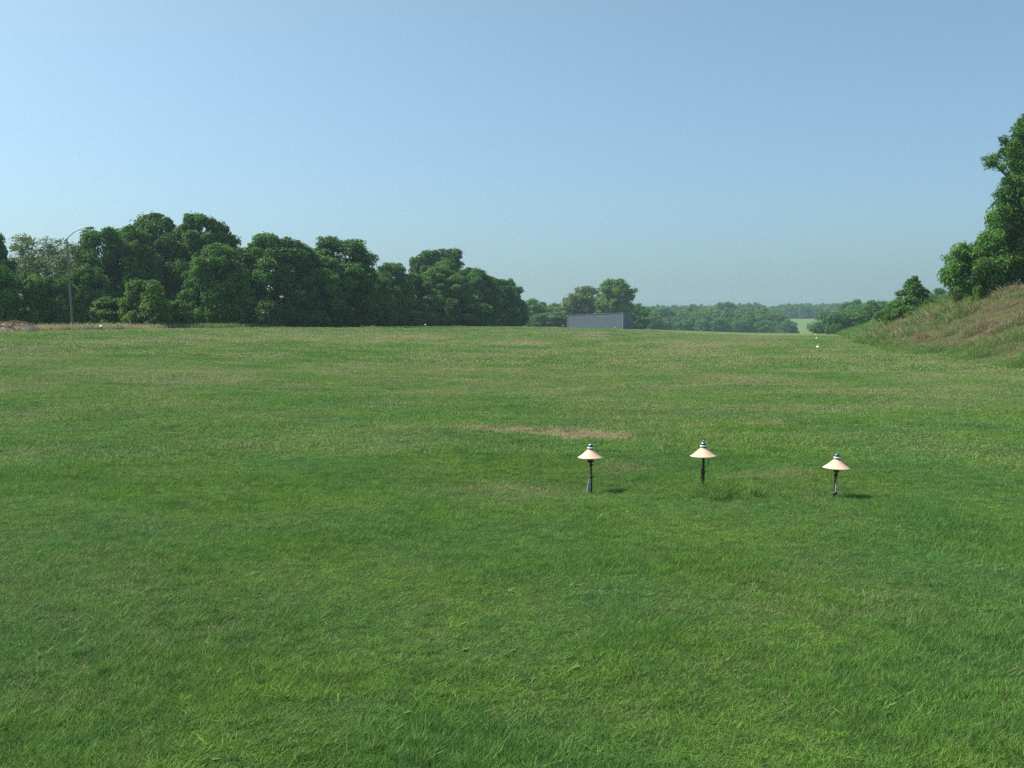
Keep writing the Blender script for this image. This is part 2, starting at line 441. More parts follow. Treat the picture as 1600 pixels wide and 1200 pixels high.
def make_grass():
    rg = np.random.default_rng(11)
    protos = []
    # 0-4 fine turf clumps, 5-8 mid, 9-11 coarse for far away, 12-14 tall tufts, 15-16 seed stalks
    for k in range(5): protos.append(clump_mesh('turf_clump', [blades(50, .075, .012, .036, .0032, rg, .85)], M_GRASS))
    for k in range(4): protos.append(clump_mesh('turf_clump', [blades(90, .17, .018, .05, .007, rg, .8)], M_GRASS))
    for k in range(3): protos.append(clump_mesh('turf_clump', [blades(110, .55, .03, .075, .026, rg, .7)], M_GRASS))
    for k in range(3): protos.append(clump_mesh('grass_tuft', [blades(36, .06, .06, .15, .005, rg, .55)], M_GRASS))
    for k in range(2): protos.append(clump_mesh('weed_rosette', [blades(16, .03, .02, .055, .014, rg, 1.5)], M_GRASS))
    for k in range(2): protos.append(clump_mesh('seed_stalk', [blades(5, .05, .12, .2, .003, rg, .5)], M_GRASS))
    X, Y, I, S = [], [], [], []
    def add(x, y, lo, hi, s):
        X.append(x); Y.append(y); I.append(rg.integers(lo, hi, len(x))); S.append(s)
    x, y = wedge(50000, 2.6, 14, R(36), rg, .9); add(x, y, 0, 5, np.full(len(x), 1.0))
    x, y = wedge(36000, 8, 26, R(34), rg, 0.3); add(x, y, 0, 5, np.full(len(x), 1.25))
    x, y = wedge(9000, .3, 5, math.pi, rg, 0.); add(x, y, 0, 5, np.full(len(x), 1.0))
    x, y = wedge(60000, 13, 60, R(34), rg, 0.4); add(x, y, 5, 9, np.full(len(x), 1.1))
    x, y = wedge(52000, 40, 190, R(33), rg, 0.45); add(x, y, 9, 12, np.full(len(x), 1.0))
    # taller tufts in drifts
    x, y = wedge(9000, 3, 30, R(35), rg, .8); k = fbm(x / 1.1, y / 1.1, 51, 3) > .60; x, y = x[k], y[k]; add(x, y, 12, 15, rg.uniform(.3, .75, len(x)))
    x, y = wedge(2500, 3, 40, R(35), rg, .5); add(x, y, 17, 19, rg.uniform(.4, .8, len(x)))
    x, y = wedge(9000, 3, 30, R(35), rg, .6); k = fbm(x / .9, y / .9, 58, 3) > .54; x, y = x[k], y[k]; add(x, y, 15, 17, rg.uniform(.35, .8, len(x)))
    # rank green weeds round the lamp bases
    for cx, cy, sx, sy, n, a in ((2.08, 10.2, .25, .13, 190, 1.0), (1.2, 10.6, .4, .2, 90, .6), (2.5, 10.1, .25, .12, 40, .6), (3.3, 10.1, .15, .1, 10, .6), (.8, 10.8, .2, .1, 16, .6)):
        add(rg.normal(cx, sx, n), rg.normal(cy, sy, n), 12, 15, rg.uniform(.5, 1, n) * a)
    x = np.concatenate(X); y = np.concatenate(Y); I = np.concatenate(I); S = np.concatenate(S)
    b, rust = bank(x, y)
    dry = dryness(x, y)
    bare = sstep(.75, 1.0, dry) * sstep(12, 14, y) * sstep(22, 18, y)
    keep = (b < .9) & (rg.uniform(0, 1, len(x)) > bare * .6)
    x, y, I, S, dry, rust, bare = [v[keep] for v in (x, y, I, S, dry, rust, bare)]
    drift = .65 + .75 * sstep(.3, .75, fbm(x / .8, y / .8, 61, 3)) * (.6 + .8 * vnoise(x / 4, y / 4, 62))
    z = ground(x, y) - G0
    sc = S * rg.uniform(.8, 1.2, len(x))
    sz = sc * drift * (1 - .45 * bare)
    rot = np.stack([rg.normal(0, .08, len(x)), rg.normal(0, .08, len(x)), rg.uniform(0, 6.283, len(x))], -1)
    dry = np.where(I >= 12, dry * .2, dry); dry = np.clip(dry * .85 + .06, 0, 1)
    scatter('grass', np.stack([x, y, z], -1), rot, np.stack([sc, sc, sz], -1), I, protos, dict(dry=dry, rust=rust * .8),
            'short mown green turf covering the whole airfield', 'grass')
make_grass()

def make_rough():
    """long rusty and green grass on the bank, and the pale verge along the left tree line"""
    rg = np.random.default_rng(12)
    protos = []
    for k in range(4): protos.append(clump_mesh('long_grass', [blades(42, .28, .22, .55, .014, rg, .45)], M_GRASS))
    for k in range(3): protos.append(clump_mesh('long_grass', [blades(48, .5, .35, .8, .03, rg, .45)], M_GRASS))
    s = np.concatenate([rg.uniform(15, 380, 90000), rg.uniform(25, 115, 90000)]); l = np.concatenate([rg.uniform(3, 34, 90000), rg.uniform(3, 24, 90000)])
    x, y = unstrip(s, l)
    b, rust = bank(x, y)
    k = (b > .35) & (y > 10) & (np.abs(x / np.maximum(y, 1)) < .62)
    x, y, rust, s = x[k], y[k], rust[k], s[k]
    I = np.where(s < 75, rg.integers(0, 4, len(x)), rg.integers(4, 7, len(x)))
    b, _ = bank(x, y)
    sc = rg.uniform(.4, 1.0, len(x)) * (.35 + .65 * b) * (.35 + 1.5 * sstep(.3, .75, fbm(x / 1.6, y / 1.6, 9)))
    z = ground(x, y) - G0
    rot = np.stack([rg.normal(0, .1, len(x)), rg.normal(0, .1, len(x)), rg.uniform(0, 6.283, len(x))], -1)
    scatter('bank_grass', np.stack([x, y, z], -1), rot, np.stack([sc] * 3, -1), I, protos, dict(dry=.12 + .3 * rust, rust=np.clip(rust * .9, 0, .9)),
            'long rusty brown and green grass on the sloping bank at the right', 'grass')
    # verge under the left trees
    n = 9000
    s = rg.uniform(30, 330, n); l = -50.5 - rg.exponential(2.0, n) + 1.2 * np.sin(s / 9) + 1.0 * np.sin(s / 4.1)
    x, y = unstrip(s, l); I = rg.integers(4, 7, n)
    pl = vnoise(s / 6, s * 0 + 3.3, 5)
    left = sstep(88, 80, s)
    sc = rg.uniform(.35, .8, n) * (.5 + .7 * left)
    z = ground(x, y) - G0
    rot = np.stack([rg.normal(0, .1, n), rg.normal(0, .1, n), rg.uniform(0, 6.283, n)], -1)
    scatter('verge_grass', np.stack([x, y, z], -1), rot, np.stack([sc] * 3, -1), I, protos, dict(dry=np.clip(.2 + .75 * sstep(.4, .6, pl), 0, 1), rust=np.full(n, .15)),
            'long pale straw grass verge along the foot of the left tree line', 'grass')
make_rough()

# ------------------------------------------------------------------ trees
def tube(pts, rad, k=7):
    pts = np.asarray(pts, float); n = len(pts); V = []
    for i in range(n):
        d = pts[min(i + 1, n - 1)] - pts[max(i - 1, 0)]; d /= np.linalg.norm(d) + 1e-9
        u = np.cross(d, [0.3, 1, .2] if abs(d[2]) > .9 else [0, 0, 1]); u /= np.linalg.norm(u); v = np.cross(d, u)
        a = np.linspace(0, 2 * math.pi, k, endpoint=False)
        V.append(pts[i] + rad[i] * (np.cos(a)[:, None] * u + np.sin(a)[:, None] * v))
    V = np.concatenate(V); i = np.arange(n - 1)[:, None] * k; j = np.arange(k)[None]; j2 = (j + 1) % k
    Q = np.stack([i + j, i + j2, i + k + j2, i + k + j], -1).reshape(-1, 4)
    return V, Q

def tubes_mesh(name, tl, mat):
    Vs, Qs, o = [], [], 0
    for V, Q in tl: Vs.append(V); Qs.append(Q + o); o += len(V)
    return np_mesh(name, np.concatenate(Vs), [np.concatenate(Qs)], mat, smooth=True)

def leaf_cards(C, Nrm, size, rg, tint):
    """kite shaped folded leaf sprays at C facing roughly Nrm"""
    n = len(C)
    Nn = Nrm + rg.normal(0, .42, (n, 3)); Nn /= np.linalg.norm(Nn, axis=1, keepdims=True)
    t = rg.normal(0, 1, (n, 3)); t -= (t * Nn).sum(1, keepdims=True) * Nn; t /= np.linalg.norm(t, axis=1, keepdims=True)
    b = np.cross(Nn, t)
    s = size * rg.uniform(.55, 1.35, n)[:, None]; w = rg.uniform(.28, .6, n)[:, None]
    V = np.stack([C - t * s * .5, C + b * s * w * .5 + Nn * s * .10 - t * s * .05 * 0, C + t * s * .5 - Nn * s * .12, C - b * s * w * .5 + Nn * s * .10], 1)
    F_ = np.arange(n)[:, None] * 4 + np.array([0, 1, 2, 3])
    return V.reshape(-1, 3), F_, np.repeat(tint, 4)

def make_crown(rg, W, H, z0, nb, ncard, size, mat, shape='dome', br=.2, fill=.3, stray=.05, lumps=None):
    """W half width, H crown height above z0. returns crown mesh and blob centres"""
    cs, rs = [], []
    while len(cs) < nb:
        u = rg.normal(0, 1, 3); u /= np.linalg.norm(u)
        q = rg.uniform(.35, 1) ** .5
        if shape == 'dome':            # leaves down to the ground, widest at a third
            h = rg.uniform(.03, 1)
            prof = (1 - ((h - .35) / .66) ** 2.4) ** .5 if h > .35 else .88 + .12 * h / .35
            a = rg.uniform(0, 2 * math.pi); rr_ = prof * W * (1 - br) * q
            c = np.array([math.cos(a) * rr_, math.sin(a) * rr_, z0 + h * H * (1 - br * .5)])
        elif shape == 'cone':
            h = rg.uniform(0, 1) ** 1.3
            a = rg.uniform(0, 2 * math.pi); rr_ = (1 - h * .95) * W * q
            c = np.array([math.cos(a) * rr_, math.sin(a) * rr_, z0 + h * H])
        else:                          # 'round': a lifted crown
            c = np.array([u[0] * W * (1 - br) * q, u[1] * W * (1 - br) * q, z0 + H * .5 + u[2] * H * .5 * (1 - br * .6) * q])
        cs.append(c); rs.append(W * br * rg.uniform(.6, 1.35) * ((1.25 - .95 * h) if shape == 'cone' else 1))
    if lumps:
        for l in lumps: cs.append(np.array(l[:3])); rs.append(l[3])
    cs = np.array(cs); rs = np.array(rs)
    c0, r0_ = cs, rs
    ns = 9
    dv = rg.normal(0, 1, (len(cs) * ns, 3)); dv /= np.linalg.norm(dv, axis=1, keepdims=True)
    pr = np.repeat(rs, ns); sub = np.repeat(cs, ns, 0) + dv * (pr * rg.uniform(.45, 1.0, len(pr)))[:, None] * [1.1, 1.1, .9]
    cs = np.concatenate([cs, sub]); rs = np.concatenate([rs * .95, pr * rg.uniform(.28, .52, len(pr))])
    wgt = rs ** 2.0; wgt /= wgt.sum()
    bi = rg.choice(len(cs), ncard, p=wgt)
    u = rg.normal(0, 1, (ncard, 3)); u /= np.linalg.norm(u, axis=1, keepdims=True)
    flip = (u[:, 2] < -.2) & (rg.uniform(0, 1, ncard) < .5); u[:, 2] = np.where(flip, -u[:, 2], u[:, 2])
    q = np.where(rg.uniform(0, 1, ncard) < fill, rg.uniform(.2, .85, ncard), rg.uniform(.82, 1.06, ncard))
    q = np.where(rg.uniform(0, 1, ncard) < stray, rg.uniform(1.05, 1.35, ncard), q)
    C = cs[bi] + u * (rs[bi] * q)[:, None] * np.array([1.05, 1.05, .95])
    k = C[:, 2] > .05
    C, u, bi = C[k], u[k], bi[k]
    tb = rg.uniform(0, 1, len(cs)); tb[len(c0):] = .5 * tb[len(c0):] + .5 * np.repeat(tb[:len(c0)], ns)
    tint = np.clip(.65 * tb[bi] + .35 * rg.uniform(0, 1, len(C)) , 0, 1)
    Nrm = u + np.array([0, 0, .35])
    V, Fc, ti = leaf_cards(C, Nrm, size, rg, tint)
    return np_mesh('crown', V, [Fc], mat, dict(tint=ti)), c0, r0_

def make_trunk(rg, cs, z0, H, r0, mat, nl=12, lean=0.0, twist=.3, tw=.35):
    top = np.array([lean, 0, z0 + H * .72])
    n = 7; pts = []
    for i in range(n):
        t = i / (n - 1); pts.append([lean * t + rg.normal(0, twist) * .25 * t, rg.normal(0, twist) * .25 * t, -.3 + (top[2] + .3) * t])
    pts = np.array(pts)
    tl = [tube(pts, np.linspace(r0, r0 * .22, n), 9)]
    order = rg.permutation(len(cs))[:nl]
    for j in order:
        c = cs[j]; t = rg.uniform(.25, .85) * min(1, max(.3, c[2] / (z0 + H)))
        f = t * (n - 1); i = int(f); p = pts[i] * (1 - f + i) + pts[min(i + 1, n - 1)] * (f - i)
        mid = (p + c) / 2 + np.array([0, 0, -.08 * np.linalg.norm(c - p)]) + rg.normal(0, .15, 3)
        rr_ = r0 * (1 - .7 * t) * .55
        tl.append(tube([p, (p + mid) / 2, mid, (mid + c) / 2 + rg.normal(0, .1, 3), c], np.linspace(rr_, rr_ * .15, 5), 6))
        for q in range(3):
            e = c + rg.normal(0, 1, 3) * tw
            tl.append(tube([mid * .4 + c * .6, (c + e) / 2, e], [rr_ * .3, rr_ * .18, .01], 4))
    return tubes_mesh('trunk', tl, mat)

KINDS = {}
def kind(key, name, W, H, z0, nb, nc, size, mat, shape='dome', br=.2, fill=.3, stray=.05, r0=.25, nl=12, seed=0, lumps=None):
    rg = np.random.default_rng(100 + seed)
    crown, cs, rs = make_crown(rg, W, H, z0, nb, nc, size, mat, shape, br, fill, stray, lumps)
    trunk = make_trunk(rg, cs, z0, H, r0, M_BARK, nl, tw=W * (.13 if key == 'feather' else .06))
    zz = np.empty(len(crown.vertices) * 3, np.float32); crown.vertices.foreach_get('co', zz); zz = zz.reshape(-1, 3)
    KINDS[key] = dict(name=name, crown=crown, trunk=trunk, top=float(np.percentile(zz[:, 2], 99.9)), hw=float(np.percentile(np.abs(zz[:, 0]), 99.3)))

kind('domeA', 'broadleaf_tree', 4.6, 11, 0.1, 120, 60000, .32, M_LEAF, seed=1, br=.17, stray=.06)
kind('domeB', 'broadleaf_tree', 4.2, 10, 0.1, 100, 54000, .32, M_LEAF2, seed=2, br=.18, stray=.08)
kind('domeC', 'broadleaf_tree', 5.0, 10, 0.1, 130, 62000, .31, M_LEAF, seed=3, br=.15, stray=.08)
kind('tall', 'broadleaf_tree', 3.8, 9, 2.0, 80, 40000, .31, M_LEAF, 'round', seed=4, br=.18, stray=.07, r0=.3, nl=20)
kind('spiky', 'broadleaf_tree', 4.2, 10.3, .2, 120, 38000, .31, M_LEAF, 'dome', seed=5, br=.17, stray=.16, r0=.28, nl=26)
kind('feather', 'feathery_tree', 3.4, 7.0, 1.6, 80, 15000, .20, M_LEAFP, 'round', seed=6, br=.17, fill=.5, stray=.35, r0=.16, nl=30)
kind('bush', 'bush', 2.0, 3.2, 0.0, 40, 12000, .24, M_LEAFB, 'dome', seed=7, br=.22, stray=.12, r0=.08, nl=10)
kind('darkbush', 'bush', 2.4, 4.2, 0.0, 50, 16000, .26, M_LEAF2, 'dome', seed=8, br=.22, stray=.10, r0=.09, nl=10)
kind('pale', 'pale_tree', 5.5, 10.5, .3, 70, 19000, .45, M_LEAFP, 'dome', seed=9, br=.20, stray=.08, r0=.3, nl=18)
kind('midgreen', 'broadleaf_tree', 4.2, 12.5, 0.6, 60, 16000, .50, M_LEAFB, 'round', seed=10, br=.22, stray=.08, r0=.3, nl=18)
kind('farA', 'broadleaf_tree', 6.5, 11, 0.1, 45, 7000, .85, M_LEAFF, seed=11, br=.22, r0=.35, nl=6)
kind('farB', 'broadleaf_tree', 7.5, 9.5, 0.1, 45, 7000, .85, M_LEAFF, seed=12, br=.24, r0=.35, nl=6)
kind('farC', 'broadleaf_tree', 5.0, 12, 0.1, 40, 6000, .80, M_LEAF2, seed=13, br=.24, r0=.35, nl=6)
# the sapling on the bank: tiers of flat sprays
kind('tier', 'sapling', 2.3, 4.0, 0.3, 110, 15000, .22, M_LEAF, 'cone', seed=14, br=.19, stray=.15, r0=.07, nl=26)

TL = ''
def plant(key, px, depth, top_y, hw_px, label, group=None, rz=None, cat='tree', name=None, sink=.0, depth_scale=None):
    K = KINDS[key]
    x, y, z = at(px, depth)
    pitch = 0
    ztop = CAM_Z + (509 - top_y) / F * depth
    h = ztop - z
    sz = h / K['top']; sx = (hw_px / F * depth) / K['hw'] * (1.10 if group == TL else 1)
    o = empty(name or K['name'], (x, y, z - .05), rz if rz is not None else (px * 1.7) % 6.28, (sx, sx, sz))
    tag(o, label, cat, group)
    for part in ('crown', 'trunk'):
        link(bpy.data.objects.new(part, K[part]), o)
    return o

TL = 'trees of the left tree line'
plant('tall', -12, 84, 366, 30, 'dark tree cut by the left edge of the photo, behind the straw mound', TL)
plant('feather', 62, 94, 368, 62, 'thin pale feathery tree with sky showing through, left of the street lamp', TL)
plant('feather', 128, 100, 385, 34, 'thin pale feathery tree just right of the street lamp pole', TL)
plant('darkbush', -6, 78, 412, 30, 'dark leafy bush at the left edge of the photo behind the straw mound', TL, cat='bush')
plant('darkbush', 40, 80, 425, 34, 'dark green bush below the feathery tree, second from the left edge', TL, cat='bush')
plant('darkbush', 86, 82, 432, 34, 'dark green bush directly left of the street lamp pole', TL, cat='bush')
plant('darkbush', 138, 88, 415, 34, 'dark green bush directly right of the street lamp pole', TL, cat='bush')
plant('spiky', 168, 98, 357, 44, 'dark spiky topped tree, first full tree right of the street lamp', TL)
plant('domeB', 205, 102, 356, 44, 'dark tree between the spiky tree and the tallest round crown', TL)
plant('domeA', 248, 108, 337, 62, 'left one of the two tallest round crowned trees in the left tree line', TL)
plant('domeC', 318, 106, 338, 64, 'right one of the two tallest round crowned trees in the left tree line', TL)
plant('domeB', 338, 94, 383, 46, 'mid green tree in front of the right one of the tallest crowns', TL)
plant('bush', 229, 83, 437, 34, 'bright light green bush in front of the tallest trees', TL, cat='bush')
plant('darkbush', 178, 84, 464, 34, 'low dull green bush left of the bright green bush', TL, cat='bush')
plant('darkbush', 275, 86, 468, 26, 'low dark bush right of the bright green bush', TL, cat='bush')
plant('domeC', 432, 106, 367, 68, 'broad dense dark tree reaching the ground in the middle of the left tree line', TL)
plant('spiky', 528, 112, 372, 56, 'tree with ragged open branches on top, right of the broad dense tree', TL)
plant('domeB', 500, 108, 400, 48, 'dense dark tree filling in below the ragged open branched tree', TL)
plant('domeA', 466, 116, 402, 46, 'dark tree hidden behind the lower half of the broad dense tree', TL)
plant('domeA', 392, 116, 392, 26, 'narrow tree filling the dip left of the broad dense tree', TL)
plant('domeB', 575, 124, 420, 40, 'lower tree directly right of the ragged open branched tree', TL)
plant('spiky', 612, 134, 411, 34, 'small pointed tree in the dip of the left tree line', TL)
plant('domeC', 640, 140, 428, 42, 'rounded tree right of the small pointed tree in the dip', TL)
plant('tall', 690, 185, 390, 40, 'round crowned taller tree standing up behind the right half of the tree line', TL)
plant('tall', 655, 186, 403, 18, 'narrow crown just left of the round crowned taller tree', TL)
plant('domeB', 690, 150, 416, 46, 'bushy tree in front of the round crowned taller tree', TL)
plant('domeA', 738, 162, 419, 40, 'dense tree, third from the right end of the left tree line', TL)
plant('domeC', 772, 176, 434, 36, 'dense tree, second from the right end of the left tree line', TL)
plant('domeB', 793, 184, 437, 28, 'last rounded tree at the right end of the left tree line', TL)
plant('darkbush', 640, 134, 468, 30, 'low bush at the foot of the trees left of the round crown', TL, cat='bush')
plant('darkbush', 735, 150, 470, 34, 'low bush at the foot of the dense trees near the right end', TL, cat='bush')

MG = 'trees around the grey shed'
plant('farC', 838, 300, 467, 26, 'green tree in the gap between the tree line and the shed', MG)
plant('farA', 872, 310, 474, 26, 'low green tree at the left end of the shed', MG)
plant('farA', 856, 292, 488, 30, 'lowest rounded tree left of the shed', MG)
plant('pale', 918, 296, 448, 50, 'pale yellowish green tree behind the shed', MG)
plant('midgreen', 964, 285, 436, 30, 'tallest upright green tree behind the right end of the shed', MG)
plant('farC', 1000, 296, 474, 15, 'dark green tree just right of the shed', MG)
plant('farA', 905, 300, 478, 24, 'dark low tree behind the left half of the shed', MG)

FG = 'crowns that stand out of the far wood'
plant('farA', 1132, 660, 472, 25, 'blue green dome crown rising highest out of the far wood', FG)
plant('farB', 1201, 640, 482, 25, 'rounded far crown left of the pale hay field', FG)
plant('farA', 1166, 600, 490, 16, 'small far crown between the high dome and the rounded crown', FG)
plant('farC', 1020, 420, 488, 16, 'far tree nearest the right end of the shed', FG)
plant('farB', 1222, 470, 502, 16, 'low green tree beside the left edge of the pale hay field', FG)
plant('farB', 1198, 470, 500, 20, 'low green tree left of the pale hay field', FG)
plant('farA', 1297, 330, 502, 8, 'small bush right of the pale hay field at the end of the strip', FG, cat='bush', name='bush')
plant('farA', 1332, 380, 468, 22, 'broad dark crown on the skyline right of the hay field', FG)
plant('farB', 1362, 330, 470, 24, 'tree on the skyline left of the tiered sapling', FG)
plant('farC', 1345, 240, 486, 14, 'green tree in front of the skyline trees above the bank end', FG)
plant('farB', 1318, 290, 492, 14, 'low green tree above the far end of the bank', FG)
plant('farC', 1378, 215, 484, 14, 'green tree between the far crowns and the tiered sapling', FG)
plant('farB', 1395, 330, 476, 22, 'far crown directly behind the tiered sapling', FG)

# right bank trees
plant('tier', 1424, 100, 432, 50, 'small tiered sapling standing alone on the green slope', cat='sapling', sink=.1)
plant('darkbush', 1388, 98, 488, 11, 'little round bush below the tiered sapling', cat='bush')

def make_big_oak():
    rg = np.random.default_rng(301)
    lumps = []
    # long drooping limbs of leaves to the left of the crown
    for (dx, z, r) in ((-3.2, 11.6, .55), (-3.7, 10.6, .65), (-4.0, 9.9, .6), (-3.4, 9.1, .7), (-3.1, 8.2, .6), (-3.0, 7.4, .55), (-3.5, 6.6, .5), (-2.3, 12.7, .6), (-1.6, 13.3, .65), (-2.6, 11.6, .9), (-2.2, 9.8, 1.), (-2.1, 8.1, .9),
                       (-4.2, 11.1, .35), (-4.5, 9.2, .35), (-3.9, 8.6, .35), (-2.8, 12.4, .35), (-4.4, 10.2, .4), (-2.6, 5.6, .7), (-1.6, 4.6, .8)):
        for k in range(2): lumps.append((dx * 1.0 + rg.normal(0, .15), rg.normal(0, 1.3), z + rg.normal(0, .15), r))
    crown, cs, rs = make_crown(rg, 5.0, 12.6, 1.2, 130, 80000, .22, M_LEAF, 'round', .15, .3, .08, lumps)
    trunk = make_trunk(rg, cs, 1.8, 12, .36, M_BARK, 60)
    x, y, z = at(1652, 72)
    o = empty('oak_tree', (x, y, z - .1), 0, (1.0, 1.0, .99))
    tag(o, 'tall dark oak with ragged hanging limbs cut by the right edge of the photo', 'tree')
    link(bpy.data.objects.new('crown', crown), o); link(bpy.data.objects.new('trunk', trunk), o)
make_big_oak()
kind('roundlow', 'broadleaf_tree', 3.0, 3.9, .55, 70, 26000, .20, M_LEAF2, 'round', seed=21, br=.18, stray=.10, r0=.18, nl=22)
plant('roundlow', 1532, 74, 364, 58, 'low wide leafy tree spreading left below the tall oak', cat='tree')
plant('roundlow', 1602, 76, 296, 66, 'middle leafy tree between the low wide tree and the tall oak', cat='tree')
plant('feather', 1492, 80, 425, 12, 'thin twiggy bush at the left foot of the low wide tree', cat='bush', name='bush')
plant('bush', 1525, 72, 446, 10, 'small pale green shrub at the foot of the low wide tree', cat='bush')

# ------------------------------------------------------------------ the far wood: nobody could count it
def make_far_wood():
    rg = np.random.default_rng(55)
    P, S, I, rot = [], [], [], []
    def row(px0, px1, d0, d1, h0, h1, n, w=1.0):
        for k in range(n):
            d = rg.uniform(d0, d1); px = rg.uniform(px0, px1)
            x = (px - 800) / F * d; h = rg.uniform(h0, h1)
            P.append((x, d, gz(x, d) - .3)); I.append(rg.integers(0, 3))
            sw = rg.uniform(.75, 1.15) * w; S.append((sw, sw, h / 11)); rot.append((0, 0, rg.uniform(0, 6.28)))
    row(985, 1225, 480, 640, 8, 12, 230)
    row(990, 1238, 455, 500, 5, 8, 90, .7)
    row(800, 1225, 640, 900, 8, 12, 260)
    row(1205, 1320, 850, 960, 9, 13, 130)
    row(1225, 1420, 960, 1200, 9, 12, 90)
    row(1302, 1470, 560, 850, 9, 13, 150)
    row(1295, 1420, 330, 540, 6, 10, 110)
    row(1305, 1400, 240, 330, 3.5, 6.5, 40, .5)
    row(600, 1000, 420, 620, 8, 12, 120)
    row(150, 800, 240, 420, 6, 10, 150)
    row(-500, 200, 150, 400, 6, 9, 120)
    row(1440, 2300, 260, 600, 7, 10, 160)
    scatter('far_wood', P, rot, S, I, [KINDS['farA']['crown'], KINDS['farB']['crown'], KINDS['farC']['crown']], {},
            'hazy mass of far off woodland behind the field and along the ridge', 'wood')
make_far_wood()

# ------------------------------------------------------------------ bmesh-style small part builders
def lathe(prof, k=40, cx=0, cy=0):
    prof = np.array(prof, float); a = np.linspace(0, 2 * math.pi, k, endpoint=False)
    V = np.stack([cx + prof[:, 0:1] * np.cos(a), cy + prof[:, 0:1] * np.sin(a), np.repeat(prof[:, 1:2], k, 1)], -1).reshape(-1, 3)
    i = np.arange(len(prof) - 1)[:, None] * k; j = np.arange(k)[None]; j2 = (j + 1) % k
    return V, np.stack([i + j, i + j2, i + k + j2, i + k + j], -1).reshape(-1, 4)

def box(cx, cy, cz, sx, sy, sz, rz=0):
    c = np.array([[x, y, z] for x in (-.5, .5) for y in (-.5, .5) for z in (-.5, .5)]) * [sx, sy, sz]
    ca, sa = math.cos(rz), math.sin(rz); c = np.stack([c[:, 0] * ca - c[:, 1] * sa, c[:, 0] * sa + c[:, 1] * ca, c[:, 2]], -1)
    return c + [cx, cy, cz], np.array([[0, 1, 3, 2], [4, 6, 7, 5], [0, 4, 5, 1], [2, 3, 7, 6], [0, 2, 6, 4], [1, 5, 7, 3]])

def part(name, shapes, mat, parent, smooth=True, bevel=0.):
    Vs, Qs, o = [], [], 0
    for V, Q in shapes: Vs.append(V); Qs.append(Q + o); o += len(V)
    ob = link(bpy.data.objects.new(name, np_mesh(name, np.concatenate(Vs), [np.concatenate(Qs)], mat, smooth=smooth)), parent)
    if bevel:
        b = ob.modifiers.new('bevel', 'BEVEL'); b.width = bevel; b.segments = 2; b.limit_method = 'ANGLE'
    return ob

# ------------------------------------------------------------------ airfield lights
def enamel():
    m, nt = nodes('faded_orange_enamel')
    tc = N(nt, 'ShaderNodeTexCoord'); mp = N(nt, 'ShaderNodeMapping'); mp.inputs['Scale'].default_value = (1, 1, .25)
    nt.links.new(tc.outputs['Object'], mp.inputs[0])
    oi = N(nt, 'ShaderNodeObjectInfo'); ad = N(nt, 'ShaderNodeVectorMath', operation='ADD')
    nt.links.new(mp.outputs[0], ad.inputs[0]); nt.links.new(oi.outputs['Location'], ad.inputs[1])
    a = noise(nt, ad.outputs[0], 9, 5, .7); b_ = noise(nt, ad.outputs[0], 45, 5, .7)
    c = mixc(nt, ramp(nt, a, .35, .65), (.86, .60, .42), (.74, .47, .31))
    c = mixc(nt, ramp(nt, b_, .58, .72, 0, .6), c, (.42, .30, .20))
    p = N(nt, 'ShaderNodeBsdfPrincipled'); nt.links.new(c, p.inputs['Base Color']); nt.links.new(ramp(nt, a, .3, .7, .4, .7), p.inputs['Roughness'])
    p.inputs['Specular IOR Level'].default_value = .3
    o = N(nt, 'ShaderNodeOutputMaterial'); nt.links.new(p.outputs[0], o.inputs[0]); return m
M_CONE = enamel()
M_RIM = plain('pale_rim', (.82, .60, .40), .5, .4)
M_WHITE = plain('white_collar', (.75, .76, .74), .5, .4)
M_DARK = plain('black_iron', (.022, .022, .02), .5, .4, vary=.4, scale=30, col2=(.05, .03, .02))
M_RUSTM = plain('rusty_fitting', (.10, .055, .03), .8, .3, scale=40)
M_GREY = plain('grey_conduit', (.33, .36, .38), .5, .5, scale=20)
def glass_mat(name, col):
    m, nt = nodes(name)
    b = N(nt, 'ShaderNodeBsdfPrincipled'); b.inputs['Base Color'].default_value = (*col, 1)
    b.inputs['Roughness'].default_value = .12; b.inputs['Specular IOR Level'].default_value = .6
    b.inputs['Transmission Weight'].default_value = .25
    o = N(nt, 'ShaderNodeOutputMaterial'); nt.links.new(b.outputs[0], o.inputs[0]); return m
M_GREEN = glass_mat('green_glass', (.006, .13, .10))
M_AMBER = glass_mat('clear_glass', (.75, .74, .62))
M_CONEW = plain('pale_enamel', (.90, .80, .60), .55, .35, scale=14)  # paler enamel so the distant cones show up

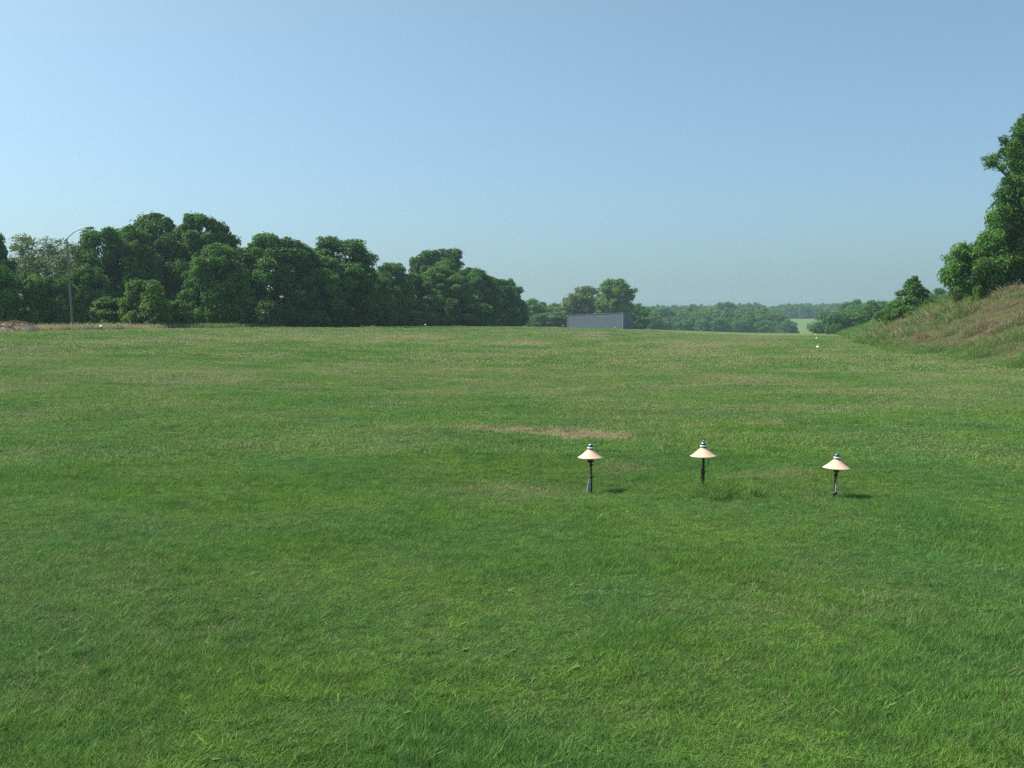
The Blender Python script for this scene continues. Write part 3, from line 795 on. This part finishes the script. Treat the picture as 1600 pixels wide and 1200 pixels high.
def light_head(root, zc, glass, cone, tilt=(0, 0)):
    """zc: height of the cone rim. cone 0.27 wide, 0.085 high, collar and domed lens above"""
    ps = []
    sh = part('shade', [lathe([(.034, zc + .088), (.036, zc + .083), (.060, zc + .062), (.095, zc + .030), (.126, zc + .007), (.136, zc + .001),
                               (.1355, zc - .003), (.128, zc - .001), (.094, zc + .026), (.058, zc + .058), (.034, zc + .080), (.030, zc + .086), (.034, zc + .088)], 64)], cone, root)
    rim = part('rim', [lathe([(.1365, zc + .004), (.1395, zc + .001), (.1395, zc - .0035), (.1365, zc - .005), (.1350, zc - .004)], 64)], M_RIM, sh)
    part('neck', [lathe([(.0, zc + .100), (.027, zc + .100), (.029, zc + .094), (.029, zc + .080)], 32)], M_RUSTM, root)
    part('collar', [lathe([(.0, zc + .1125), (.036, zc + .1125), (.0385, zc + .109), (.0385, zc + .1005), (.035, zc + .0975), (.0, zc + .0975)], 40)], M_WHITE, root)
    lens = part('lens', [lathe([(.0, zc + .151), (.010, zc + .150), (.020, zc + .146), (.027, zc + .138), (.030, zc + .127), (.031, zc + .1125), (.0, zc + .1125)], 40),], glass, root)
    part('knob', [lathe([(.0, zc + .162), (.005, zc + .161), (.008, zc + .157), (.008, zc + .150), (.0, zc + .150)], 16)], glass, lens)
    ps += [sh, lens]
    return sh

def lamp(px, depth, label, group, style, z_add=0., tilt=(0, 0, 0), glass=None, cone=None, name='runway_light', rim_h=.335):
    x, y, z = at(px, depth)
    root = empty(name, (x, y, z + z_add), rot=tilt)
    tag(root, label, 'airfield light', group)
    glass = glass or M_GREEN; cone = cone or M_CONE
    h = rim_h
    light_head(root, h, glass, cone)
    if style == 'rod':       # tapering socket, thin black rod, grey stake beside it
        part('socket', [lathe([(.0, h + .062), (.036, h + .060), (.036, h - .028), (.030, h - .050), (.015, h - .066), (.0, h - .067)], 24)], M_RUSTM, root)
        part('stem', [tube([(.004, 0, h - .035), (.006, .002, h - .12), (.012, 0, h * .45), (.016, 0, .02), (.016, 0, -.08)], [.011, .0095, .0095, .009, .009], 12)], M_DARK, root)
        for zc, r in ((h - .085, .018), (h * .47, .019), (.045, .018)):
            part('clamp', [lathe([(0, zc + .012), (r, zc + .011), (r * 1.05, zc), (r, zc - .011), (0, zc - .012)], 14, .008, -.004)], M_DARK, root)
        part('stake', [tube([(-.010, -.02, h * .44), (-.020, -.022, h * .30), (-.028, -.02, .05), (-.030, -.02, -.06)], [.006, .009, .010, .010], 10),
                       tube([(.002, -.022, h * .40), (-.006, -.024, .04)], [.006, .007], 8)], M_GREY, root)
    elif style == 'post':    # straight dark post with a loop of cable
        part('stem', [tube([(0, 0, h + .06), (0, 0, h - .1), (0, 0, .1), (0, 0, -.1)], [.0135, .0135, .0145, .0145], 14)], M_DARK, root)
        cb = [(.010, -.01, h - .002), (.050, -.015, h - .006), (.056, -.018, h - .04), (.050, -.018, h - .085), (.030, -.015, h - .112), (.014, -.012, h - .12)]
        part('cable', [tube(cb, [.0035] * 6, 8)], M_DARK, root)
        part('clamp', [lathe([(0, h * .52), (.019, h * .52), (.019, h * .44), (0, h * .44)], 12)], M_RUSTM, root)
        part('stake', [tube([(-.022, -.012, h * .60), (-.024, -.012, .05), (-.026, -.012, -.05)], [.005, .006, .006], 8)], M_RUSTM, root)
    elif style == 'sleeve':  # rusty socket, knob, grey sleeve, black foot clamp
        part('socket', [lathe([(.0, h + .062), (.032, h + .060), (.032, h - .020), (.026, h - .040), (.012, h - .052), (.0, h - .053)], 24)], M_RUSTM, root)
        part('stem', [tube([(0, 0, h - .02), (-.002, 0, h - .1), (-.005, 0, .2), (-.009, 0, -.08)], [.012, .012, .0095, .0095], 12)], M_DARK, root)
        for zc, r in ((h - .075, .020), (.07, .027)):
            part('clamp', [lathe([(0, zc + .013), (r, zc + .012), (r * 1.05, zc), (r, zc - .011), (0, zc - .012)], 16, -.004, 0)], M_DARK, root)
        part('sleeve', [tube([(.008, -.012, h - .10), (.006, -.013, .16), (.003, -.013, .085)], [.010, .010, .010], 12)], M_GREY, root)
    else:
        part('stem', [tube([(0, 0, h + .06), (0, 0, .2), (0, 0, -.1)], [.015, .015, .015], 10)], M_DARK, root)
    return root

TG = 'threshold lights in a row in the foreground'
lamp(923, 10.85, 'left foreground cone light with a grey stake against its thin black rod', TG, 'rod', tilt=(0, R(.5), 0), z_add=.0, rim_h=.40)
lamp(1101, 10.5, 'middle foreground cone light with a cable loop, standing in rank weeds', TG, 'post', tilt=(0, 0, 0), z_add=.035)
lamp(1308, 10.15, 'right foreground cone light with tilted shade and a pale grey sleeve', TG, 'sleeve', tilt=(0, R(3.0), 0), z_add=-.025)
RG = 'edge lights receding along the right side of the strip'
for px, d, lb in ((1277.5, 68, 'nearest cone light of the right hand row down the strip'), (1275.5, 118, 'second cone light of the right hand row down the strip'),
                  (1274, 176, 'farthest cone light of the right hand row down the strip')):
    lamp(px, d, lb, RG, 'far', cone=M_CONEW, glass=M_AMBER, rim_h=.29, z_add=-.03)
LG = 'edge lights along the left side of the strip'
for px, d, lb in ((159, 66, 'small cone light in front of the verge right of the street lamp'), (355, 92, 'small cone light at the foot of the left tree line below the mid green tree'),
                  (665, 128, 'small cone light below the round crowned taller tree'), (880, 180, 'small cone light left of the grey shed'),
                  (961, 226, 'small cone light in front of the grey shed'), (1095, 330, 'small cone light far down the strip right of the shed')):
    lamp(px, d, lb, LG, 'far', cone=M_CONEW, glass=M_AMBER)

# ------------------------------------------------------------------ street lamp by the left trees
def street_lamp():
    d = 75.0
    x, y, z = at(115, d)
    root = empty('street_lamp', (x, y, z))
    tag(root, 'tall leaning steel pole with a curved arm and cobra head lamp beside the left trees', 'street lamp')
    k = d / F
    H = CAM_Z + (509 - 374) * k - z
    lean = -6.5 * k
    M = plain('weathered_steel', (.16, .165, .16), .6, .4, .3, scale=3)
    ML = plain('pale_steel', (.42, .45, .44), .5, .5, .3, scale=3)
    part('pole', [tube([(0, 0, -.3), (lean * .3, 0, H * .3), (lean * .7, 0, H * .7), (lean, 0, H)], [.085, .075, .065, .055], 14)], M, root)
    top = H + (374 - 357) * k
    arm = []
    for t in np.linspace(0, 1, 9):
        arm.append((lean + 32 * k * t, 0, H - .05 + (top - H + .05) * math.sin(t * math.pi / 2) ** .85))
    part('arm', [tube(arm, np.linspace(.045, .032, 9), 10)], ML, root)
    hx = lean + 32 * k
    hv, hq = lathe([(0, -.28), (.07, -.26), (.13, -.12), (.16, .1), (.15, .3), (.07, .42), (0, .44)], 18)
    hv = np.stack([hv[:, 2] + hx + .1, hv[:, 1], hv[:, 0] * .65 + top - .02], -1)
    head = part('lamp_head', [(hv, hq)], M, root)
    gv, gq = lathe([(.13, 0), (.12, -.05), (.07, -.09), (0, -.10)], 18, hx + .25, 0); gv[:, 2] += top - .08
    part('lens', [(gv, gq)], M_AMBER, head)
street_lamp()

# ------------------------------------------------------------------ grey metal shed
def shed():
    al = R(47); L, Wd = 18.8, 3.8
    x, y, z = at(973, 246)
    root = empty('metal_shed', (x, y, z - .05), 0)
    tag(root, 'long low blue grey metal shed with flat roof across the field', 'shed')
    m, nt = nodes('ribbed_sheet')
    tc = N(nt, 'ShaderNodeTexCoord')
    nz = noise(nt, tc.outputs['Object'], .9, 4)
    c = mixc(nt, ramp(nt, nz, .35, .7), (.105, .130, .160), (.085, .108, .138))
    b = N(nt, 'ShaderNodeBsdfPrincipled'); b.inputs['Roughness'].default_value = .65; b.inputs['Specular IOR Level'].default_value = .3
    nt.links.new(c, b.inputs['Base Color']); o = N(nt, 'ShaderNodeOutputMaterial'); nt.links.new(b.outputs[0], o.inputs[0])
    u = np.array([-math.cos(al), math.sin(al)]); v = np.array([math.sin(al), math.cos(al)])
    def hgt(t): return 4.05 - .45 * t
    def ribbed(p0, dirv, length, nrm, h0, h1):
        n = int(length / .15) * 2
        t = np.linspace(0, 1, n + 1); off = np.where((np.arange(n + 1) // 2) % 2 == 0, .0, .035)
        P = p0 + dirv * (t * length)[:, None] + nrm * off[:, None]
        hh = h0 + (h1 - h0) * t
        V = np.concatenate([np.stack([P[:, 0], P[:, 1], np.zeros(n + 1) - .3], -1), np.stack([P[:, 0], P[:, 1], hh], -1)])
        i = np.arange(n); return V, np.stack([i, i + 1, i + n + 2, i + n + 1], -1)
    part('long_wall', [ribbed(np.array([0., 0.]), u, L, -v, hgt(0), hgt(1))], m, root, smooth=False)
    part('end_wall', [ribbed(np.array([0., 0.]), v, Wd, -u, hgt(0), hgt(0) - .1)], m, root, smooth=False)
    part('back_wall', [ribbed(v * Wd, u, L, v, hgt(0) - .1, hgt(1) - .1)], m, root, smooth=False)
    part('far_end_wall', [ribbed(u * L, v, Wd, u, hgt(1), hgt(1) - .1)], m, root, smooth=False)
    def roofc(a, b_): p = u * a + v * b_; return p
    V = []
    for a in (-.12, L + .12):
        for b_ in (-.12, Wd + .12):
            p = roofc(a, b_); h = hgt(a / L) + .01 - .1 * b_ / Wd
            V += [(p[0], p[1], h), (p[0], p[1], h + .13)]
    V = np.array(V); Q = np.array([[0, 1, 3, 2], [4, 6, 7, 5], [0, 4, 5, 1], [2, 3, 7, 6], [0, 2, 6, 4], [1, 5, 7, 3]])
    part('roof', [(V, Q)], plain('roof_sheet', (.10, .13, .17), .5, .4, scale=.6), root, smooth=False)
    MT = plain('trim', (.20, .23, .28), .5, .4)
    for a, b_ in ((-.04, -.04), (L + .04, -.04)):
        p = roofc(a, b_); part('corner_trim', [box(p[0], p[1], hgt(max(a, 0) / L) / 2 - .1, .14, .14, hgt(max(a, 0) / L) + .15, al)], MT, root, smooth=False)
shed()

# ------------------------------------------------------------------ straw mounds at the left
def mound(px, d, w, dp, h, label, seed, lean=.0):
    rg = np.random.default_rng(seed)
    x, y, z = at(px, d)
    k, n = 48, 14
    V = [(0, 0, h)]
    for i in range(1, n + 1):
        t = i / n
        for j in range(k):
            a = 2 * math.pi * j / k
            rr_ = t * (1 + .12 * math.sin(3 * a + seed) + .08 * math.sin(5 * a + 2 * seed))
            zz = h * ((1 - t * t) ** .75) + (vnoise(np.array(math.cos(a) * t * 4), np.array(math.sin(a) * t * 4), seed) - .5) * .16 * h - .12 * (t ** 6)
            V.append((math.cos(a) * rr_ * w, math.sin(a) * rr_ * dp, float(zz)))
    V = np.array(V); i = np.arange(n - 1)[:, None] * k + 1; j = np.arange(k)[None]; j2 = (j + 1) % k
    Q = np.stack([i + j, i + k + j, i + k + j2, i + j2], -1).reshape(-1, 4)
    T = np.stack([np.zeros(k, int), 1 + np.arange(k), 1 + (np.arange(k) + 1) % k], -1)
    root = empty('straw_mound', (x, y, z), .0)
    tag(root, label, 'mound')
    link(bpy.data.objects.new('heap', np_mesh('heap', V, [Q, T], M_STRAW, smooth=True)), root)
    # a thatch of loose stems on it
    B = []
    P = V[rg.integers(0, len(V) - 2 * k, 700)] + rg.normal(0, .06, (700, 3)) * [1, 1, .2]
    parts_ = []
    for p in P:
        b = blades(4, .08, .06, .2, .016, rg, .8); parts_.append((b[0] + p, b[1], b[2], b[3], b[4]))
    me = clump_mesh('loose_stems', parts_, plain('straw_stems', (.33, .25, .16), .9, .1) if 'straw_stems' not in bpy.data.materials else bpy.data.materials['straw_stems'])
    s = link(bpy.data.objects.new('loose_stems', me), root); s['kind'] = 'stuff'
mound(26, 61, 1.5, .9, .62, 'tan rounded heap of dead grass near the left edge of the photo', 3)
mound(-8, 60, 1.7, 1.0, .38, 'lower tan heap of dead grass cut by the left edge of the photo', 5)
mound(302, 88, 1.9, 1.0, .42, 'low pale bank of dead grass under the tallest trees', 7)
mound(384, 94, 1.7, .9, .28, 'small flat streak of dead grass right of the small cone light under the trees', 8)

# ------------------------------------------------------------------ haze
def haze():
    V, Q = box(0, 0, 0, 4700, 4700, 80)
    V[:, 2] += 40 - 12
    m, nt = nodes('haze_air')
    v = N(nt, 'ShaderNodeVolumePrincipled'); v.inputs['Density'].default_value = .00031
    v.inputs['Color'].default_value = (.62, .84, 1.0, 1); v.inputs['Anisotropy'].default_value = .3
    o = N(nt, 'ShaderNodeOutputMaterial'); nt.links.new(v.outputs[0], o.inputs['Volume'])
    ob = link(bpy.data.objects.new('haze', np_mesh('haze', V, [Q], m)))
    tag(ob, 'thin pale summer haze over the fields', 'haze', kind='stuff')
haze()
